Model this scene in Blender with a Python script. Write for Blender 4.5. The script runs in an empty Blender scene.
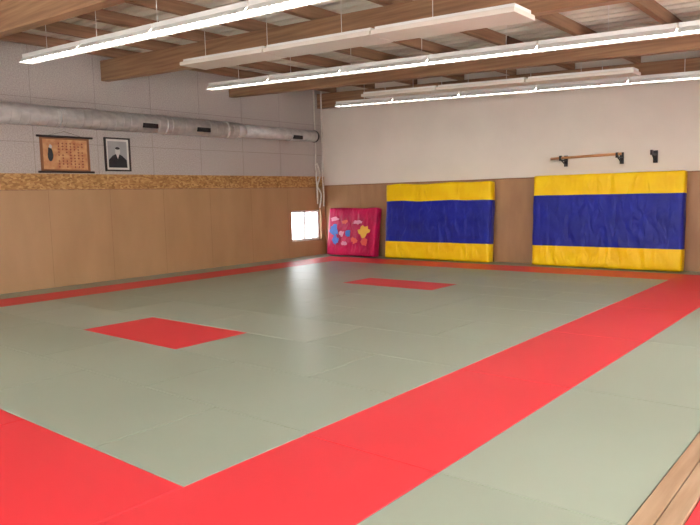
import bpy, bmesh, random
from math import *
from mathutils import Vector, Matrix, noise
random.seed(4)
SL=-0.045
sc=bpy.context.scene
# ---------------- materials ----------------
def srgb(c):
    return tuple(((x/255)/12.92 if x/255<=.04045 else ((x/255+.055)/1.055)**2.4) for x in c)+(1,)
def newmat(name):
    m=bpy.data.materials.new(name);m.use_nodes=True
    nt=m.node_tree;return m,nt,nt.nodes["Principled BSDF"]
def N(nt,t,**k):
    n=nt.nodes.new(t)
    for a,b in k.items():setattr(n,a,b)
    return n
def mat(name,col,col2=None,rough=.5,scale=(5,5,5),nscale=1,detail=4,bump=0,bscale=None,metal=0,spec=.5,lo=.35,hi=.65,coat=0):
    m,nt,b=newmat(name)
    col=srgb(col);col2=srgb(col2) if col2 else tuple(c*.88 for c in col[:3])+(1,)
    tc=N(nt,'ShaderNodeTexCoord');mp=N(nt,'ShaderNodeMapping');mp.inputs['Scale'].default_value=scale
    nt.links.new(tc.outputs['Object'],mp.inputs[0])
    nz=N(nt,'ShaderNodeTexNoise');nz.inputs['Scale'].default_value=nscale;nz.inputs['Detail'].default_value=detail
    nt.links.new(mp.outputs[0],nz.inputs['Vector'])
    cr=N(nt,'ShaderNodeValToRGB');cr.color_ramp.elements[0].position=lo;cr.color_ramp.elements[1].position=hi
    cr.color_ramp.elements[0].color=col2;cr.color_ramp.elements[1].color=col
    nt.links.new(nz.outputs['Fac'],cr.inputs[0]);nt.links.new(cr.outputs[0],b.inputs['Base Color'])
    b.inputs['Roughness'].default_value=rough;b.inputs['Metallic'].default_value=metal
    b.inputs['Specular IOR Level'].default_value=spec;b.inputs['Coat Weight'].default_value=coat
    if bump:
        bn=N(nt,'ShaderNodeTexNoise');bn.inputs['Scale'].default_value=bscale or 200
        nt.links.new(tc.outputs['Object'],bn.inputs['Vector'])
        bp=N(nt,'ShaderNodeBump');bp.inputs['Strength'].default_value=bump;bp.inputs['Distance'].default_value=.01
        nt.links.new(bn.outputs['Fac'],bp.inputs['Height']);nt.links.new(bp.outputs[0],b.inputs['Normal'])
    return m
def emis(name,col,st):
    m,nt,b=newmat(name);b.inputs['Base Color'].default_value=srgb(col)
    b.inputs['Emission Color'].default_value=srgb(col);b.inputs['Emission Strength'].default_value=st
    return m
def osb():
    m,nt,b=newmat('osb_board')
    tc=N(nt,'ShaderNodeTexCoord');mp=N(nt,'ShaderNodeMapping');mp.inputs['Scale'].default_value=(10,14,26)
    nt.links.new(tc.outputs['Object'],mp.inputs[0])
    nz=N(nt,'ShaderNodeTexNoise');nz.inputs['Scale'].default_value=1.2
    mx=N(nt,'ShaderNodeMixRGB');mx.inputs[0].default_value=.35
    nt.links.new(mp.outputs[0],nz.inputs['Vector']);nt.links.new(mp.outputs[0],mx.inputs[1]);nt.links.new(nz.outputs['Color'],mx.inputs[2])
    v=N(nt,'ShaderNodeTexVoronoi');v.inputs['Scale'].default_value=2.0;nt.links.new(mx.outputs[0],v.inputs['Vector'])
    sp=N(nt,'ShaderNodeSeparateColor');nt.links.new(v.outputs['Color'],sp.inputs[0])
    cr=N(nt,'ShaderNodeValToRGB');e=cr.color_ramp.elements
    e[0].color=srgb((142,98,50));e[1].color=srgb((200,156,98));x=e.new(.5);x.color=srgb((172,124,68))
    nt.links.new(sp.outputs[0],cr.inputs[0]);nt.links.new(cr.outputs[0],b.inputs['Base Color']);b.inputs['Roughness'].default_value=.6
    return m
M={}
TB=dict(scale=(1,1,1),nscale=.6,bump=.10,bscale=260,spec=.46)
M['green']=mat('tatami_green',(152,162,144),(147,157,139),rough=.36,**TB)
M['green2']=mat('tatami_green_pale',(161,170,153),(156,165,148),rough=.38,**TB)
M['green3']=mat('tatami_green_deep',(149,159,141),(144,154,136),rough=.35,**TB)
M['red']=mat('tatami_red',(224,50,60),(217,44,54),rough=.42,nscale=.7,scale=(1,1,1),bump=.12,bscale=260,spec=.35)
M['gap']=mat('tatami_foam_edge',(70,78,66),rough=.9)
M['ply']=mat('plywood_wall_panel',(178,139,98),(169,130,90),rough=.45,scale=(1.0,1.0,.35),nscale=2.0,detail=6)
M['plyb']=mat('plywood_wall_panel_back',(178,137,98),(166,124,88),rough=.5,scale=(1.5,1.5,.4),nscale=3,detail=6)
M['osb']=osb()
M['acou']=mat('acoustic_board',(188,177,168),(168,157,150),rough=.95,scale=(1,1,1),nscale=45,detail=3,bump=.5,bscale=60)
M['paint']=mat('painted_wall_cream',(232,221,208),(226,215,202),rough=.8,scale=(1,1,1),nscale=1,bump=.1,bscale=80)
M['seam']=mat('panel_seam',(140,106,74),rough=.8)
M['seamg']=mat('acoustic_seam',(140,130,122),rough=.9)
M['glulam']=mat('glulam_timber',(164,126,92),(134,98,70),rough=.6,scale=(.6,8,14),nscale=1.5,detail=5)
M['purlin']=mat('purlin_timber',(160,122,92),(130,96,70),rough=.65,scale=(10,.6,12),nscale=1.5,detail=5)
M['deck']=mat('steel_roof_deck',(226,220,204),(214,208,191),rough=.5,scale=(1,1,1),nscale=2)
M['white']=mat('white_lacquer',(228,226,220),(216,213,207),rough=.4,scale=(1,1,1))
M['panel']=mat('radiant_panel_cream',(218,207,193),(208,197,183),rough=.5,scale=(1,1,1))
M['steel']=mat('galvanised_steel',(212,208,204),(192,188,186),rough=.42,scale=(6,3,6),nscale=2,metal=.3)
M['dark']=mat('dark_steel',(44,40,42),rough=.45,metal=.4)
M['bulb']=emis('fluorescent_diffuser',(255,253,248),10)
def vinyl(name,c1,c2,f=1):
    m=mat(name,c1,c2,rough=.42,scale=(1,1,1),nscale=3,bump=.45,bscale=7,spec=.3);nt=m.node_tree
    bn=[n for n in nt.nodes if n.type=='TEX_NOISE'][1];tc=[n for n in nt.nodes if n.type=='TEX_COORD'][0]
    mp=N(nt,'ShaderNodeMapping');mp.inputs['Scale'].default_value=(1.0*f,1,.35*f);mp.inputs['Rotation'].default_value=(0,.45,0)
    nt.links.new(tc.outputs['Object'],mp.inputs[0]);nt.links.new(mp.outputs[0],bn.inputs['Vector'])
    bn.inputs['Distortion'].default_value=.8;bn.inputs['Detail'].default_value=1.5
    b=[n for n in nt.nodes if n.type=='BUMP'][0];b.inputs['Distance'].default_value=.06;b.inputs['Strength'].default_value=.7
    return m
M['blue']=vinyl('vinyl_blue',(30,40,158),(24,32,136))
M['yellow']=vinyl('vinyl_yellow',(255,212,14),(250,200,8))
M['crim']=vinyl('vinyl_crimson',(212,26,92),(184,18,76),1.6)
M['wood']=mat('oak_plank',(176,146,116),(154,122,92),rough=.45,scale=(9,.8,9),nscale=2,detail=6)
M['beech']=mat('beech_bar',(206,150,100),(180,120,74),rough=.35,scale=(1,12,12),nscale=2)
M['rope']=mat('white_rope',(224,218,208),(196,188,178),rough=.9,nscale=40,scale=(1,1,1),bump=.5,bscale=120)
M['frame']=mat('dark_frame_wood',(50,34,28),rough=.4)
M['paper']=mat('picture_mount_paper',(214,208,198),rough=.7)
M['gray']=mat('photo_grey',(160,156,154),rough=.7)
M['black']=mat('photo_black',(30,28,32),rough=.6)
M['skin']=mat('photo_face_grey',(196,190,184),rough=.7)
M['ink']=mat('scroll_ink',(128,62,44),rough=.8)
M['scroll']=mat('scroll_paper',(206,156,108),(184,120,80),rough=.8,scale=(1,1,1),nscale=9,detail=5)
M['scrolle']=mat('scroll_border',(140,92,60),rough=.8)
M['pvc']=mat('window_frame_pvc',(226,224,220),rough=.4)
M['concrete']=mat('subfloor_concrete',(120,116,110),rough=.9)
M['pblue']=mat('paint_blue',(60,110,205),rough=.5)
M['pyel']=mat('paint_yellow',(244,186,70),rough=.5)
M['pwhite']=mat('paint_pale',(236,150,184),rough=.5)
M['pora']=mat('paint_orange',(236,92,80),rough=.5)
gm,nt,b=newmat('window_glass');b.inputs['Transmission Weight'].default_value=1;b.inputs['Roughness'].default_value=.02;b.inputs['IOR'].default_value=1.05;M['glass']=gm
# ---------------- mesh builder ----------------
class MB:
    def __init__(s,name):s.name=name;s.bm=bmesh.new();s.mats=[]
    def mi(s,k):
        if k not in s.mats:s.mats.append(k)
        return s.mats.index(k)
    def box(s,x0,x1,y0,y1,z0,z1,k,sl=0,bev=0):
        v=[]
        for x,y,z in((x0,y0,z0),(x1,y0,z0),(x1,y1,z0),(x0,y1,z0),(x0,y0,z1),(x1,y0,z1),(x1,y1,z1),(x0,y1,z1)):
            v.append(s.bm.verts.new((x,y,z+sl*x)))
        fs=[s.bm.faces.new([v[i] for i in f]) for f in((3,2,1,0),(4,5,6,7),(0,1,5,4),(1,2,6,5),(2,3,7,6),(3,0,4,7))]
        i=s.mi(k)
        for f in fs:f.material_index=i
        if bev:
            es=list({e for f in fs for e in f.edges})
            r=bmesh.ops.bevel(s.bm,geom=es,offset=bev,segments=2,affect='EDGES',profile=.5)
            for f in r['faces']:f.material_index=i
    def cyl(s,p,q,r,k,n=16,r2=None,cap=True):
        p=Vector(p);q=Vector(q);r2=r if r2 is None else r2
        d=(q-p).normalized();a=Vector((0,0,1)) if abs(d.z)<.9 else Vector((1,0,0))
        u=d.cross(a).normalized();w=d.cross(u)
        A=[s.bm.verts.new(p+(u*cos(2*pi*i/n)+w*sin(2*pi*i/n))*r) for i in range(n)]
        B=[s.bm.verts.new(q+(u*cos(2*pi*i/n)+w*sin(2*pi*i/n))*r2) for i in range(n)]
        i=s.mi(k)
        for j in range(n):
            f=s.bm.faces.new((A[j],A[(j+1)%n],B[(j+1)%n],B[j]));f.material_index=i;f.smooth=True
        if cap:
            f=s.bm.faces.new(A);f.material_index=i;f=s.bm.faces.new(B);f.material_index=i
    def poly(s,pts,k):
        f=s.bm.faces.new([s.bm.verts.new(p) for p in pts]);f.material_index=s.mi(k)
    def done(s,loc=(0,0,0),rot=(0,0,0)):
        bmesh.ops.recalc_face_normals(s.bm,faces=s.bm.faces)
        me=bpy.data.meshes.new(s.name);s.bm.to_mesh(me);s.bm.free()
        for k in s.mats:me.materials.append(M[k])
        o=bpy.data.objects.new(s.name,me);o.location=loc;o.rotation_euler=rot
        bpy.context.collection.objects.link(o);return o
XR=13.0;YF=-15.6
RD=4.40   # deck underside at x=0
# ---------------- room shell ----------------
m=MB('floor');m.box(-.2,XR+.2,YF-.2,.2,-.25,-.04,'concrete')
m.done()
m=MB('wall_left')
wy0,wy1,wz0,wz1=-1.27,-.15,.40,1.19
PB=1.78;OT=2.07
m.box(-.2,0,YF,wy0,-.04,PB,'ply');m.box(-.2,0,wy1,0,-.04,PB,'ply')
m.box(-.2,0,wy0,wy1,-.04,wz0,'ply');m.box(-.2,0,wy0,wy1,wz1,PB,'ply')
m.box(-.2,0.012,YF,0,PB,OT,'osb')
m.box(-.2,0,YF,0,OT,RD+.3,'acou')
y=-1.4
while y>YF:
    m.box(-.01,.0012,y-.002,y+.002,0,PB,'seam');y-=1.22
y=-1.6
while y>YF:
    m.box(-.01,.002,y-.003,y+.003,OT,RD,'seamg');y-=1.22
m.box(-.01,.002,YF,0,2.62,2.627,'seamg');m.box(-.01,.002,YF,0,3.40,3.407,'seamg')
m.done()
m=MB('trim_left_ledge');m.box(0.0,.022,YF,-.01,PB-.010,PB+.006,'glulam');m.done()
m=MB('wall_back')
BT=1.82
m.box(-.2,XR+.2,0,.2,-.04,BT,'plyb');m.box(-.2,XR+.2,0,.2,BT,RD+.3,'paint')
x=1.23
while x<XR:
    m.box(x-.003,x+.003,-.0015,.01,0,BT,'seam');x+=1.22
m.done()
m=MB('trim_back_ledge');m.box(.03,XR,-.018,0,BT-.012,BT+.012,'glulam');m.done()
m=MB('wall_right')
for a,b_ in((YF,-13.2),(-9.2,-8.2),(-4.2,0)):m.box(XR,XR+.2,a,b_,-.04,RD+.2,'paint')
for a,b_ in((-13.2,-9.2),(-8.2,-4.2)):
    m.box(XR,XR+.2,a,b_,-.04,.9,'paint');m.box(XR,XR+.2,a,b_,2.6,RD+.2,'paint')
m.done()
m=MB('wall_front');
for a,b_ in((-.2,2),(6,7),(11,XR+.2)):m.box(a,b_,YF-.2,YF,-.04,RD+.3,'paint')
for a,b_ in((2,6),(7,11)):
    m.box(a,b_,YF-.2,YF,-.04,.9,'paint');m.box(a,b_,YF-.2,YF,2.6,RD+.3,'paint')
m.done()
def window_x(name,xc,y0,y1,z0,z1,mull):
    m=MB(name);t=.05
    m.box(xc-.04,xc+.04,y0,y1,z0,z0+t,'pvc');m.box(xc-.04,xc+.04,y0,y1,z1-t,z1,'pvc')
    for i in range(mull+1):
        yy=y0+(y1-y0-t)*i/mull;m.box(xc-.04,xc+.04,yy,yy+t,z0+t,z1-t,'pvc')
    m.box(xc-.005,xc+.005,y0+t,y1-t,z0+t,z1-t,'glass');return m.done()
window_x('window_1',-.12,wy0,wy1,wz0,wz1,2)
window_x('added_window_2',XR+.1,-13.2,-9.2,.9,2.6,4);window_x('added_window_3',XR+.1,-8.2,-4.2,.9,2.6,4)  # added windows, unseen, openings for fill light onto the left wall
def window_y(name,yc,x0,x1,z0,z1,mull):
    m=MB(name);t=.05
    m.box(x0,x1,yc-.04,yc+.04,z0,z0+t,'pvc');m.box(x0,x1,yc-.04,yc+.04,z1-t,z1,'pvc')
    for i in range(mull+1):
        xx=x0+(x1-x0-t)*i/mull;m.box(xx,xx+t,yc-.04,yc+.04,z0+t,z1-t,'pvc')
    m.box(x0+t,x1-t,yc-.005,yc+.005,z0+t,z1-t,'glass');return m.done()
window_y('added_window_4',YF-.1,2,6,.9,2.6,4);window_y('added_window_5',YF-.1,7,11,.9,2.6,4)  # added windows behind the camera, unseen, to let in fill light
# ceiling: trapezoidal deck
m=MB('ceiling')
y=YF-.2;P=.28
prof=[]
while y<.2:
    prof+=[(y,0),(y+.10,0),(y+.13,.06),(y+.25,.06)];y+=P
i=m.mi('deck');vs=[]
for (yy,zz) in prof:
    vs.append([m.bm.verts.new((xx,yy,RD+zz+SL*xx)) for xx in(-.2,XR+.2)])
for a,b_ in zip(vs,vs[1:]):
    f=m.bm.faces.new((a[0],a[1],b_[1],b_[0]));f.material_index=i
m.box(-.2,XR+.2,YF-.2,.2,RD+.075,RD+.14,'deck',sl=SL)
m.done()
for y in(-.12,-3.1,-6.25,-9.35,-12.45):
    m=MB('timber_roof_beam');m.box(0.01,XR-.01,y-.08,y+.08,3.84,4.215,'glulam',sl=SL,bev=.008);m.done()
x=.5
while x<XR:
    m=MB('roof_purlin');m.box(x-.04,x+.04,YF+.02,-.02,4.222+SL*x,4.392+SL*x,'purlin');m.done();x+=1.25
# ---------------- tatami floor ----------------
X0,X1,X2,X3,X4=0.65,1.5,8.95,9.95,10.95
Y0,Y1,Y2,Y3=-12.26,-11.26,-1.44,-.55
m=MB('tatami_mat_floor')
g=.004
def tile(x0,x1,y0,y1,k):
    i=m.mi(k);c=.004
    b0=[m.bm.verts.new(p) for p in((x0,y0,-.039),(x1,y0,-.039),(x1,y1,-.039),(x0,y1,-.039))]
    x0+=g*.4;x1-=g*.4;y0+=g*.4;y1-=g*.4
    b1=[m.bm.verts.new(p) for p in((x0,y0,-c),(x1,y0,-c),(x1,y1,-c),(x0,y1,-c))]
    t=[m.bm.verts.new(p) for p in((x0+c,y0+c,0),(x1-c,y0+c,0),(x1-c,y1-c,0),(x0+c,y1-c,0))]
    m.bm.faces.new(t).material_index=i
    gi=m.mi('gap')
    for a in range(4):
        b_=(a+1)%4
        m.bm.faces.new((b1[a],b1[b_],t[b_],t[a])).material_index=i
        m.bm.faces.new((b0[a],b0[b_],b1[b_],b1[a])).material_index=gi
ux=(X2-X1)/8;uy=(Y2-Y1)/10
def gr():
    return random.choice(['green','green','green','green','green3'])
for r in range(10):
    ya=Y1+uy*r;yb=ya+uy
    if r==7: ya,yb=-4.41,-3.60
    if r==6: yb=-4.41
    if r==8: ya=-3.60
    off=1 if r in(2,4,7,9,0) else 0
    xs=[0]+list(range(1 if off else 2,8,2))+[8]
    for a,b_ in zip(xs,xs[1:]):
        k=gr()
        if r in(2,7) and a==3:k='red'
        if r==2 and a in(0,1):k='green2'
        if r==3 and 2<=a<=5:k='green2'
        tile(X1+ux*a,X1+ux*b_,ya,yb,k)
def runx(x0,x1,y0,y1,n,k):
    for j in range(n):tile(x0+(x1-x0)*j/n,x0+(x1-x0)*(j+1)/n,y0,y1,k if k!='g' else gr())
def runy(x0,x1,y0,y1,n,k):
    for j in range(n):tile(x0,x1,y0+(y1-y0)*j/n,y0+(y1-y0)*(j+1)/n,k if k!='g' else gr())
runx(X1,X2,Y0,Y1,4,'red');runx(X1,X2,Y2,Y3,4,'red')
runy(X0,X1,Y0,Y3,6,'red');runy(X2,X3,Y0,Y3,6,'red')
runy(.005,X0,Y0,Y3,6,'g');runy(X3,X4,Y0,Y3,6,'g')
runx(.005,X4,Y3,-.005,6,'g');runx(.005,X4,Y0-1,Y0,6,'g');runx(.005,X4,Y0-2,Y0-1,6,'g')
m.done()
m=MB('wooden_floor_edging')
m.box(X4+.005,X4+.10,YF+.02,-.02,-.04,.012,'wood',bev=.004)
m.box(X4+.105,X4+.20,YF+.02,-.02,-.04,.012,'wood',bev=.004);m.done()
m=MB('red_side_mat')
m.box(X4+.205,XR-.02,YF+.02,-.02,-.04,0,'red',bev=.004);m.done()
# ---------------- crash mats ----------------
def pad(name,W,T,H,bands,loc,lean,rotz=0,seed=0,bumpy=.02,extra=None):
    bm=bmesh.new();nx,ny,nz=int(W/.05),4,int(H/.05)
    mats=[]
    def P_(x,y,z):
        return Vector((x*W,-y*T,z*H))
    grid={}
    def V(i,j,k):
        key=(i,j,k)
        if key not in grid:
            x,y,z=i/nx,j/ny,k/nz
            p=P_(x,y,z)
            r=.03
            q=Vector((min(max(p.x,r),W-r),min(max(p.y,-T+r),-r),min(max(p.z,r),H-r)))
            d=p-q
            if d.length>0:
                p=q+d.normalized()*min(d.length,r)
            p.z+=(.03*noise.noise(Vector((p.x*1.4,seed,0))))*z
            p.x+=(.02*noise.noise(Vector((seed,p.z*2,3))))
            if y>.5 and 0<x<1 and 0<z<1:
                e=sin(pi*x)**.35*sin(pi*z)**.35
                n=noise.noise(Vector((x*W*2.2+seed,z*H*3.5,seed)))*bumpy+abs(noise.noise(Vector((x*W*3.5+z*4+seed,z*H*1.6-x*2,seed+5))))*bumpy*1.8
                p.y-=n*e+.008*e
            grid[key]=bm.verts.new(p)
        return grid[key]
    def face(a,b,c,d,zf):
        f=bm.faces.new((V(*a),V(*b),V(*c),V(*d)));f.smooth=True
        for i,(lim,k) in enumerate(bands):
            if zf<=lim:
                if k not in mats:mats.append(k)
                f.material_index=mats.index(k);break
    for i in range(nx):
        for k in range(nz):
            zf=(k+.5)/nz
            for j in(0,ny):face((i,j,k),(i+1,j,k),(i+1,j,k+1),(i,j,k+1),zf)
    for j in range(ny):
        for k in range(nz):
            zf=(k+.5)/nz
            for i in(0,nx):face((i,j,k),(i,j+1,k),(i,j+1,k+1),(i,j,k+1),zf)
        for i in range(nx):
            for k in(0,nz):face((i,j,k),(i+1,j,k),(i+1,j+1,k),(i,j+1,k),k/nz)
    bmesh.ops.recalc_face_normals(bm,faces=bm.faces)
    if extra:extra(bm,mats,W,T,H)
    me=bpy.data.meshes.new(name);bm.to_mesh(me);bm.free()
    for k in mats:me.materials.append(M[k])
    o=bpy.data.objects.new(name,me);o.location=loc;o.rotation_euler=(lean,0,rotz);bpy.context.collection.objects.link(o);return o
bands=[(.235,'yellow'),(.765,'blue'),(1.01,'yellow')]
pad('crash_mat',2.80,.24,1.77,bands,(2.26,-.15,.001),-.07,seed=1)
pad('crash_mat',2.86,.24,1.84,bands,(6.04,-.15,.001),-.07,seed=7)
def art(bm,mats,W,T,H):
    def blob(cx,cz,rx,rz,k,n=18,s=0,off=.042):
        if k not in mats:mats.append(k)
        vs=[]
        for i in range(n):
            a=2*pi*i/n;rr=1+.7*noise.noise(Vector((cos(a)*1.8+s,sin(a)*1.8,s)))
            vs.append(bm.verts.new((cx+rx*rr*cos(a),-T-off,cz+rz*rr*sin(a))))
        f=bm.faces.new(vs);f.material_index=mats.index(k)
    blob(.24,.64,.14,.13,'pblue',s=1);blob(.30,.40,.12,.12,'pblue',s=2,off=.041);blob(.50,.55,.09,.07,'pwhite',s=3)
    blob(.72,.56,.10,.08,'pblue',s=4);blob(1.22,.60,.18,.13,'pyel',s=5);blob(1.26,.36,.10,.10,'pora',s=6)
    blob(1.0,.84,.14,.05,'pwhite',s=8);blob(.95,.38,.10,.08,'pora',s=9);blob(.25,.92,.14,.05,'pwhite',s=10)
    blob(.6,.85,.10,.05,'pora',s=11);blob(.6,.3,.10,.05,'pwhite',s=12)
pad('painted_crash_mat',1.54,.24,1.22,[(1.01,'crim')],(.42,-.22,.001),-.14,seed=3,bumpy=.012,extra=art)
# ---------------- duct ----------------
m=MB('ventilation_duct')
xd,zd,r=.30,3.06,.18
YE=-.66
m.cyl((xd,YF+.05,zd),(xd,-3.3,zd),r,'steel',24);m.cyl((xd,-3.3,zd),(xd,-3.05,zd+.01),r,'steel',24,r2=.14)
m.cyl((xd,-3.05,zd+.01),(xd,YE,zd+.01),.14,'steel',24)
y=YF+.3
while y<YE-.1:
    rr=r if y<-3.3 else .14
    if y<-3.4 or y>-3.0:m.cyl((xd,y,zd+(0 if y<-3.3 else .01)),(xd,y+.012,zd+(0 if y<-3.3 else .01)),rr+.004,'steel',24)
    y+=.16
for y in(-14,-11.5,-9.2,-7.4,-5.2,-3.6,-1.6):
    m.cyl((xd,y,zd),(xd,y+.04,zd),r+.010 if y<-3.3 else .152,'steel',24)
    m.box(.001,xd,y+.005,y+.035,zd-.02,zd+.02,'dark')
for y in(-5.6,-4.3,-1.4):
    a=Vector((xd+ (.175 if y<-3.3 else .13),y,zd-.06))
    m.box(a.x-.03,a.x+.012,y-.17,y+.17,zd-.10,zd-.01,'dark')
m.cyl((xd,YE-.01,zd+.01),(xd,YE+.03,zd+.01),.15,'dark',24)
m.done()
# ---------------- scroll + portrait ----------------
m=MB('hanging_scroll_banner')
y0,y1,z0,z1=-7.60,-6.66,2.10,2.74
m.box(.004,.012,y0,y1,z0,z1,'scrolle');m.box(.012,.016,y0+.05,y1-.05,z0+.05,z1-.05,'scroll')
for z in(z0,z1):m.cyl((.03,y0-.06,z),(.03,y1+.06,z),.02,'frame',12)
m.cyl((.02,y0+.1,z1),(.01,(y0+y1)/2,z1+.10),.003,'frame',6);m.cyl((.02,y1-.1,z1),(.01,(y0+y1)/2,z1+.10),.003,'frame',6)
def blobw(cy,cz,ry,rz,k,x,s,n=16,j=.5):
    m.poly([(x,cy+ry*(1+j*noise.noise(Vector((cos(2*pi*i/n)*2+s,sin(2*pi*i/n)*2,s))))*cos(2*pi*i/n),cz+rz*(1+j*noise.noise(Vector((cos(2*pi*i/n)*2,sin(2*pi*i/n)*2+s,s))))*sin(2*pi*i/n)) for i in range(n)],k)
blobw(-7.42,2.42,.05,.13,'black',.018,1);blobw(-7.41,2.56,.03,.035,'skin',.0185,2)
for j in range(7):      # columns of brushed characters
    yy=-7.26+j*.075
    for i in range(9):
        if random.random()<.8:
            zz=2.19+i*.053;w_=random.uniform(.012,.022)
            m.box(.0165,.018,yy-w_,yy+w_,zz,zz+.012,'ink');m.box(.0165,.0182,yy-.004,yy+.004,zz-.012,zz+.026,'ink')
m.done()
m=MB('framed_portrait')
y0,y1,z0,z1=-6.35,-5.80,2.13,2.78;w=.03
m.box(.003,.035,y0,y1,z0,z0+w,'frame');m.box(.003,.035,y0,y1,z1-w,z1,'frame')
m.box(.003,.035,y0,y0+w,z0+w,z1-w,'frame');m.box(.003,.035,y1-w,y1,z0+w,z1-w,'frame')
m.box(.004,.012,y0+w,y1-w,z0+w,z1-w,'paper')
m.box(.012,.014,y0+.07,y1-.07,z0+.07,z1-.07,'gray')
c=(y0+y1)/2
m.poly([(.016,c-.20,z0+.072),(.016,c+.20,z0+.072),(.016,c+.19,z0+.22),(.016,c+.10,z0+.30),(.016,c+.03,z0+.335),(.016,c-.04,z0+.335),(.016,c-.11,z0+.30),(.016,c-.195,z0+.22)],'black')
blobw(c,2.51,.055,.075,'skin',.0175,1,j=.1);blobw(c,2.575,.05,.025,'black',.018,2,j=.1)
m.poly([(.0172,c-.03,2.455),(.0172,c+.03,2.455),(.0172,c,2.36)],'paper')
m.done()
# ---------------- ropes at corner ----------------
def ropecurve(name,pts,r):
    cu=bpy.data.curves.new(name,'CURVE');cu.dimensions='3D';cu.bevel_depth=r;cu.bevel_resolution=3
    sp=cu.splines.new('NURBS');sp.points.add(len(pts)-1);sp.use_endpoint_u=True
    for i,p in enumerate(pts):sp.points[i].co=(*p,1)
    o=bpy.data.objects.new(name,cu);bpy.context.collection.objects.link(o)
    dg=bpy.context.evaluated_depsgraph_get();me=bpy.data.meshes.new_from_object(o.evaluated_get(dg))
    bpy.data.objects.remove(o);return me
bmr=bmesh.new()
for pts,r in(([(.08,-.40,4.39),(.08,-.40,3.3),(.10,-.38,2.8),(.07,-.42,2.3),(.10,-.38,1.8),(.08,-.36,1.35)],.019),
             ([(.19,-.24,4.39),(.18,-.24,3.4),(.22,-.24,2.7),(.17,-.28,2.0),(.22,-.24,1.6),(.20,-.26,1.28)],.019),
             ([(.10,-.37,2.4),(.23,-.40,2.2),(.15,-.30,2.0),(.08,-.42,1.8),(.20,-.30,1.65),(.22,-.38,1.45),(.12,-.32,1.25)],.022)):
    me=ropecurve('r',pts,r);bmr.from_mesh(me)
me=bpy.data.meshes.new('climbing_rope');bmr.to_mesh(me);bmr.free();me.materials.append(M['rope'])
o=bpy.data.objects.new('climbing_rope',me);bpy.context.collection.objects.link(o)
# ---------------- pull-up bar & bracket ----------------
m=MB('pull_up_bar')
zb=2.18
m.cyl((6.42,-.30,zb),(7.80,-.30,zb+.02),.026,'beech',14)
for x in(6.62,7.72):
    m.box(x-.035,x+.035,-.03,-.001,zb-.16,zb+.06,'dark')
    m.box(x-.02,x+.02,-.30,-.03,zb-.05,zb-.028,'dark')
    m.box(x-.02,x+.02,-.33,-.27,zb-.05,zb+.05,'dark')
    m.cyl((x,-.26,zb-.04),(x,-.02,zb-.14),.012,'dark',8)
m.done()
m=MB('wall_bracket')
x=8.33;m.box(x-.04,x+.04,-.03,-.001,zb-.17,zb+.06,'dark')
m.box(x-.02,x+.02,-.28,-.03,zb-.03,zb+.0,'dark');m.box(x-.02,x+.02,-.30,-.24,zb-.03,zb+.06,'dark');m.cyl((x,-.24,zb-.02),(x,-.02,zb-.15),.012,'dark',8);m.done()
# ---------------- lights: each hangs on rods under the purlins ----------------
def zc(x):return 3.60+SL*x
purl=[.5+1.25*i for i in range(10)]
def rods(m,y,x0,x1,zoff):
    for xp in purl:
        if x0+.05<xp<x1-.05:m.cyl((xp,y,zc(xp)+zoff),(xp,y,4.2215+SL*xp),.004,'white',6)
def fixture(y,x0,x1):
    m=MB('fluorescent_strip_light')
    L=1.55;x=x0
    while x<x1-.1:
        xe=min(x+L-.02,x1)
        m.box(x,xe,y-.05,y+.05,3.60+.05,3.60+.11,'white',sl=SL)
        for s in(-1,1):
            a=[(x,y+s*.05,.06),(xe,y+s*.05,.06),(xe,y+s*.10,0),(x,y+s*.10,0)]
            m.poly([(p[0],p[1],zc(p[0])+p[2]) for p in a],'white')
        m.box(x+.02,xe-.02,y-.045,y+.045,3.60+.012,3.60+.045,'bulb',sl=SL)
        xx=x
        while xx<xe+.001:
            m.box(xx-.004,xx+.004,y-.095,y+.095,3.60-.006,3.60+.012,'white',sl=SL);xx+=.155
        x+=L
    rods(m,y,x0,x1,.1)
    m.done()
fixture(-8.85,2.38,11.5);fixture(-5.5,2.24,11.5);fixture(-2.0,2.24,11.5)
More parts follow.
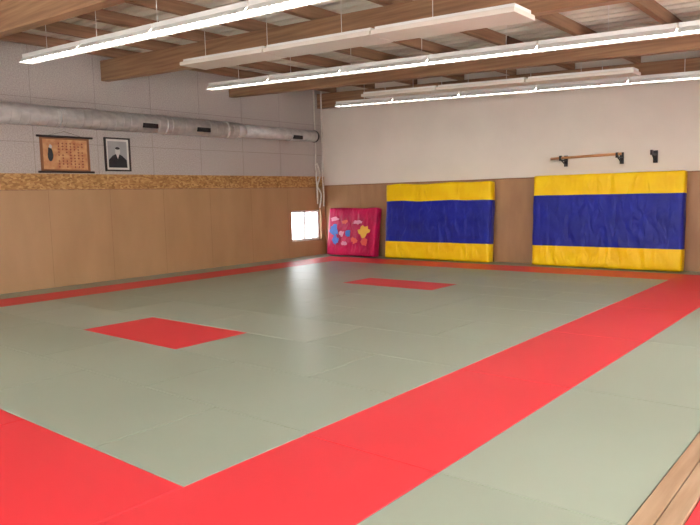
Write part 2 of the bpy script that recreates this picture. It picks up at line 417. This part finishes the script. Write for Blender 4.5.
def rpanel(y,x0,x1,w=.36):
    m=MB('radiant_heating_panel')
    n=3;
    for i in range(n):
        a=x0+(x1-x0)*i/n;b_=x0+(x1-x0)*(i+1)/n-.02
        m.box(a,b_,y-w/2,y+w/2,3.60,3.60+.05,'panel',sl=SL,bev=.006)
        m.box(a+.02,b_-.02,y-w/2+.05,y+w/2-.05,3.60+.05,3.60+.09,'white',sl=SL)
    rods(m,y,x0,x1,.08)
    m.done()
rpanel(-7.2,3.95,9.05,.46);rpanel(-2.95,3.8,8.85)
# ---------------- daylight at left window, fill lamps at added windows ----------------
def area(name,loc,rot,sx,sy,e,col=(1,.985,.97)):
    l=bpy.data.lights.new(name,'AREA');l.shape='RECTANGLE';l.size=sx;l.size_y=sy;l.energy=e;l.color=col
    o=bpy.data.objects.new(name,l);o.location=loc;o.rotation_euler=rot;bpy.context.collection.objects.link(o)
area('fill_right_a',(XR+.35,-11.2,1.75),(0,radians(90),0),1.7,4,290)  # added fill lamp outside the right wall, brightens the left wall
area('fill_right_b',(XR+.35,-6.2,1.75),(0,radians(90),0),1.7,4,310)  # second added fill lamp on the right side
area('fill_front_a',(4,YF-.35,1.75),(radians(90),0,0),4,1.7,290)  # added fill lamp behind the camera, beyond the front wall
area('fill_front_b',(9,YF-.35,1.75),(radians(90),0,0),4,1.7,340)  # matching added fill lamp at the front wall
area('daylight_left',(-.35,(wy0+wy1)/2,.8),(0,radians(-90),0),.8,1.1,24,(.95,.98,1))
w=bpy.data.worlds.new('w');sc.world=w;w.use_nodes=True
w.node_tree.nodes['Background'].inputs[0].default_value=(.93,.97,1,1);w.node_tree.nodes['Background'].inputs[1].default_value=3.0
sc.view_settings.view_transform='Standard'
# ---------------- camera ----------------
yaw,p,r=-.691,.1,-.025
F=Vector((sin(yaw)*cos(p),cos(yaw)*cos(p),-sin(p)));R=F.cross(Vector((0,0,1))).normalized();U=R.cross(F)
R2=cos(r)*R+sin(r)*U;U2=-sin(r)*R+cos(r)*U
cam=bpy.data.cameras.new('camera');co=bpy.data.objects.new('camera',cam);bpy.context.collection.objects.link(co)
co.matrix_world=Matrix(((R2.x,U2.x,-F.x,11.833),(R2.y,U2.y,-F.y,-13.298),(R2.z,U2.z,-F.z,1.528),(0,0,0,1)))
cam.lens=36*659.6/700;cam.sensor_width=36;cam.clip_start=.05;sc.camera=co
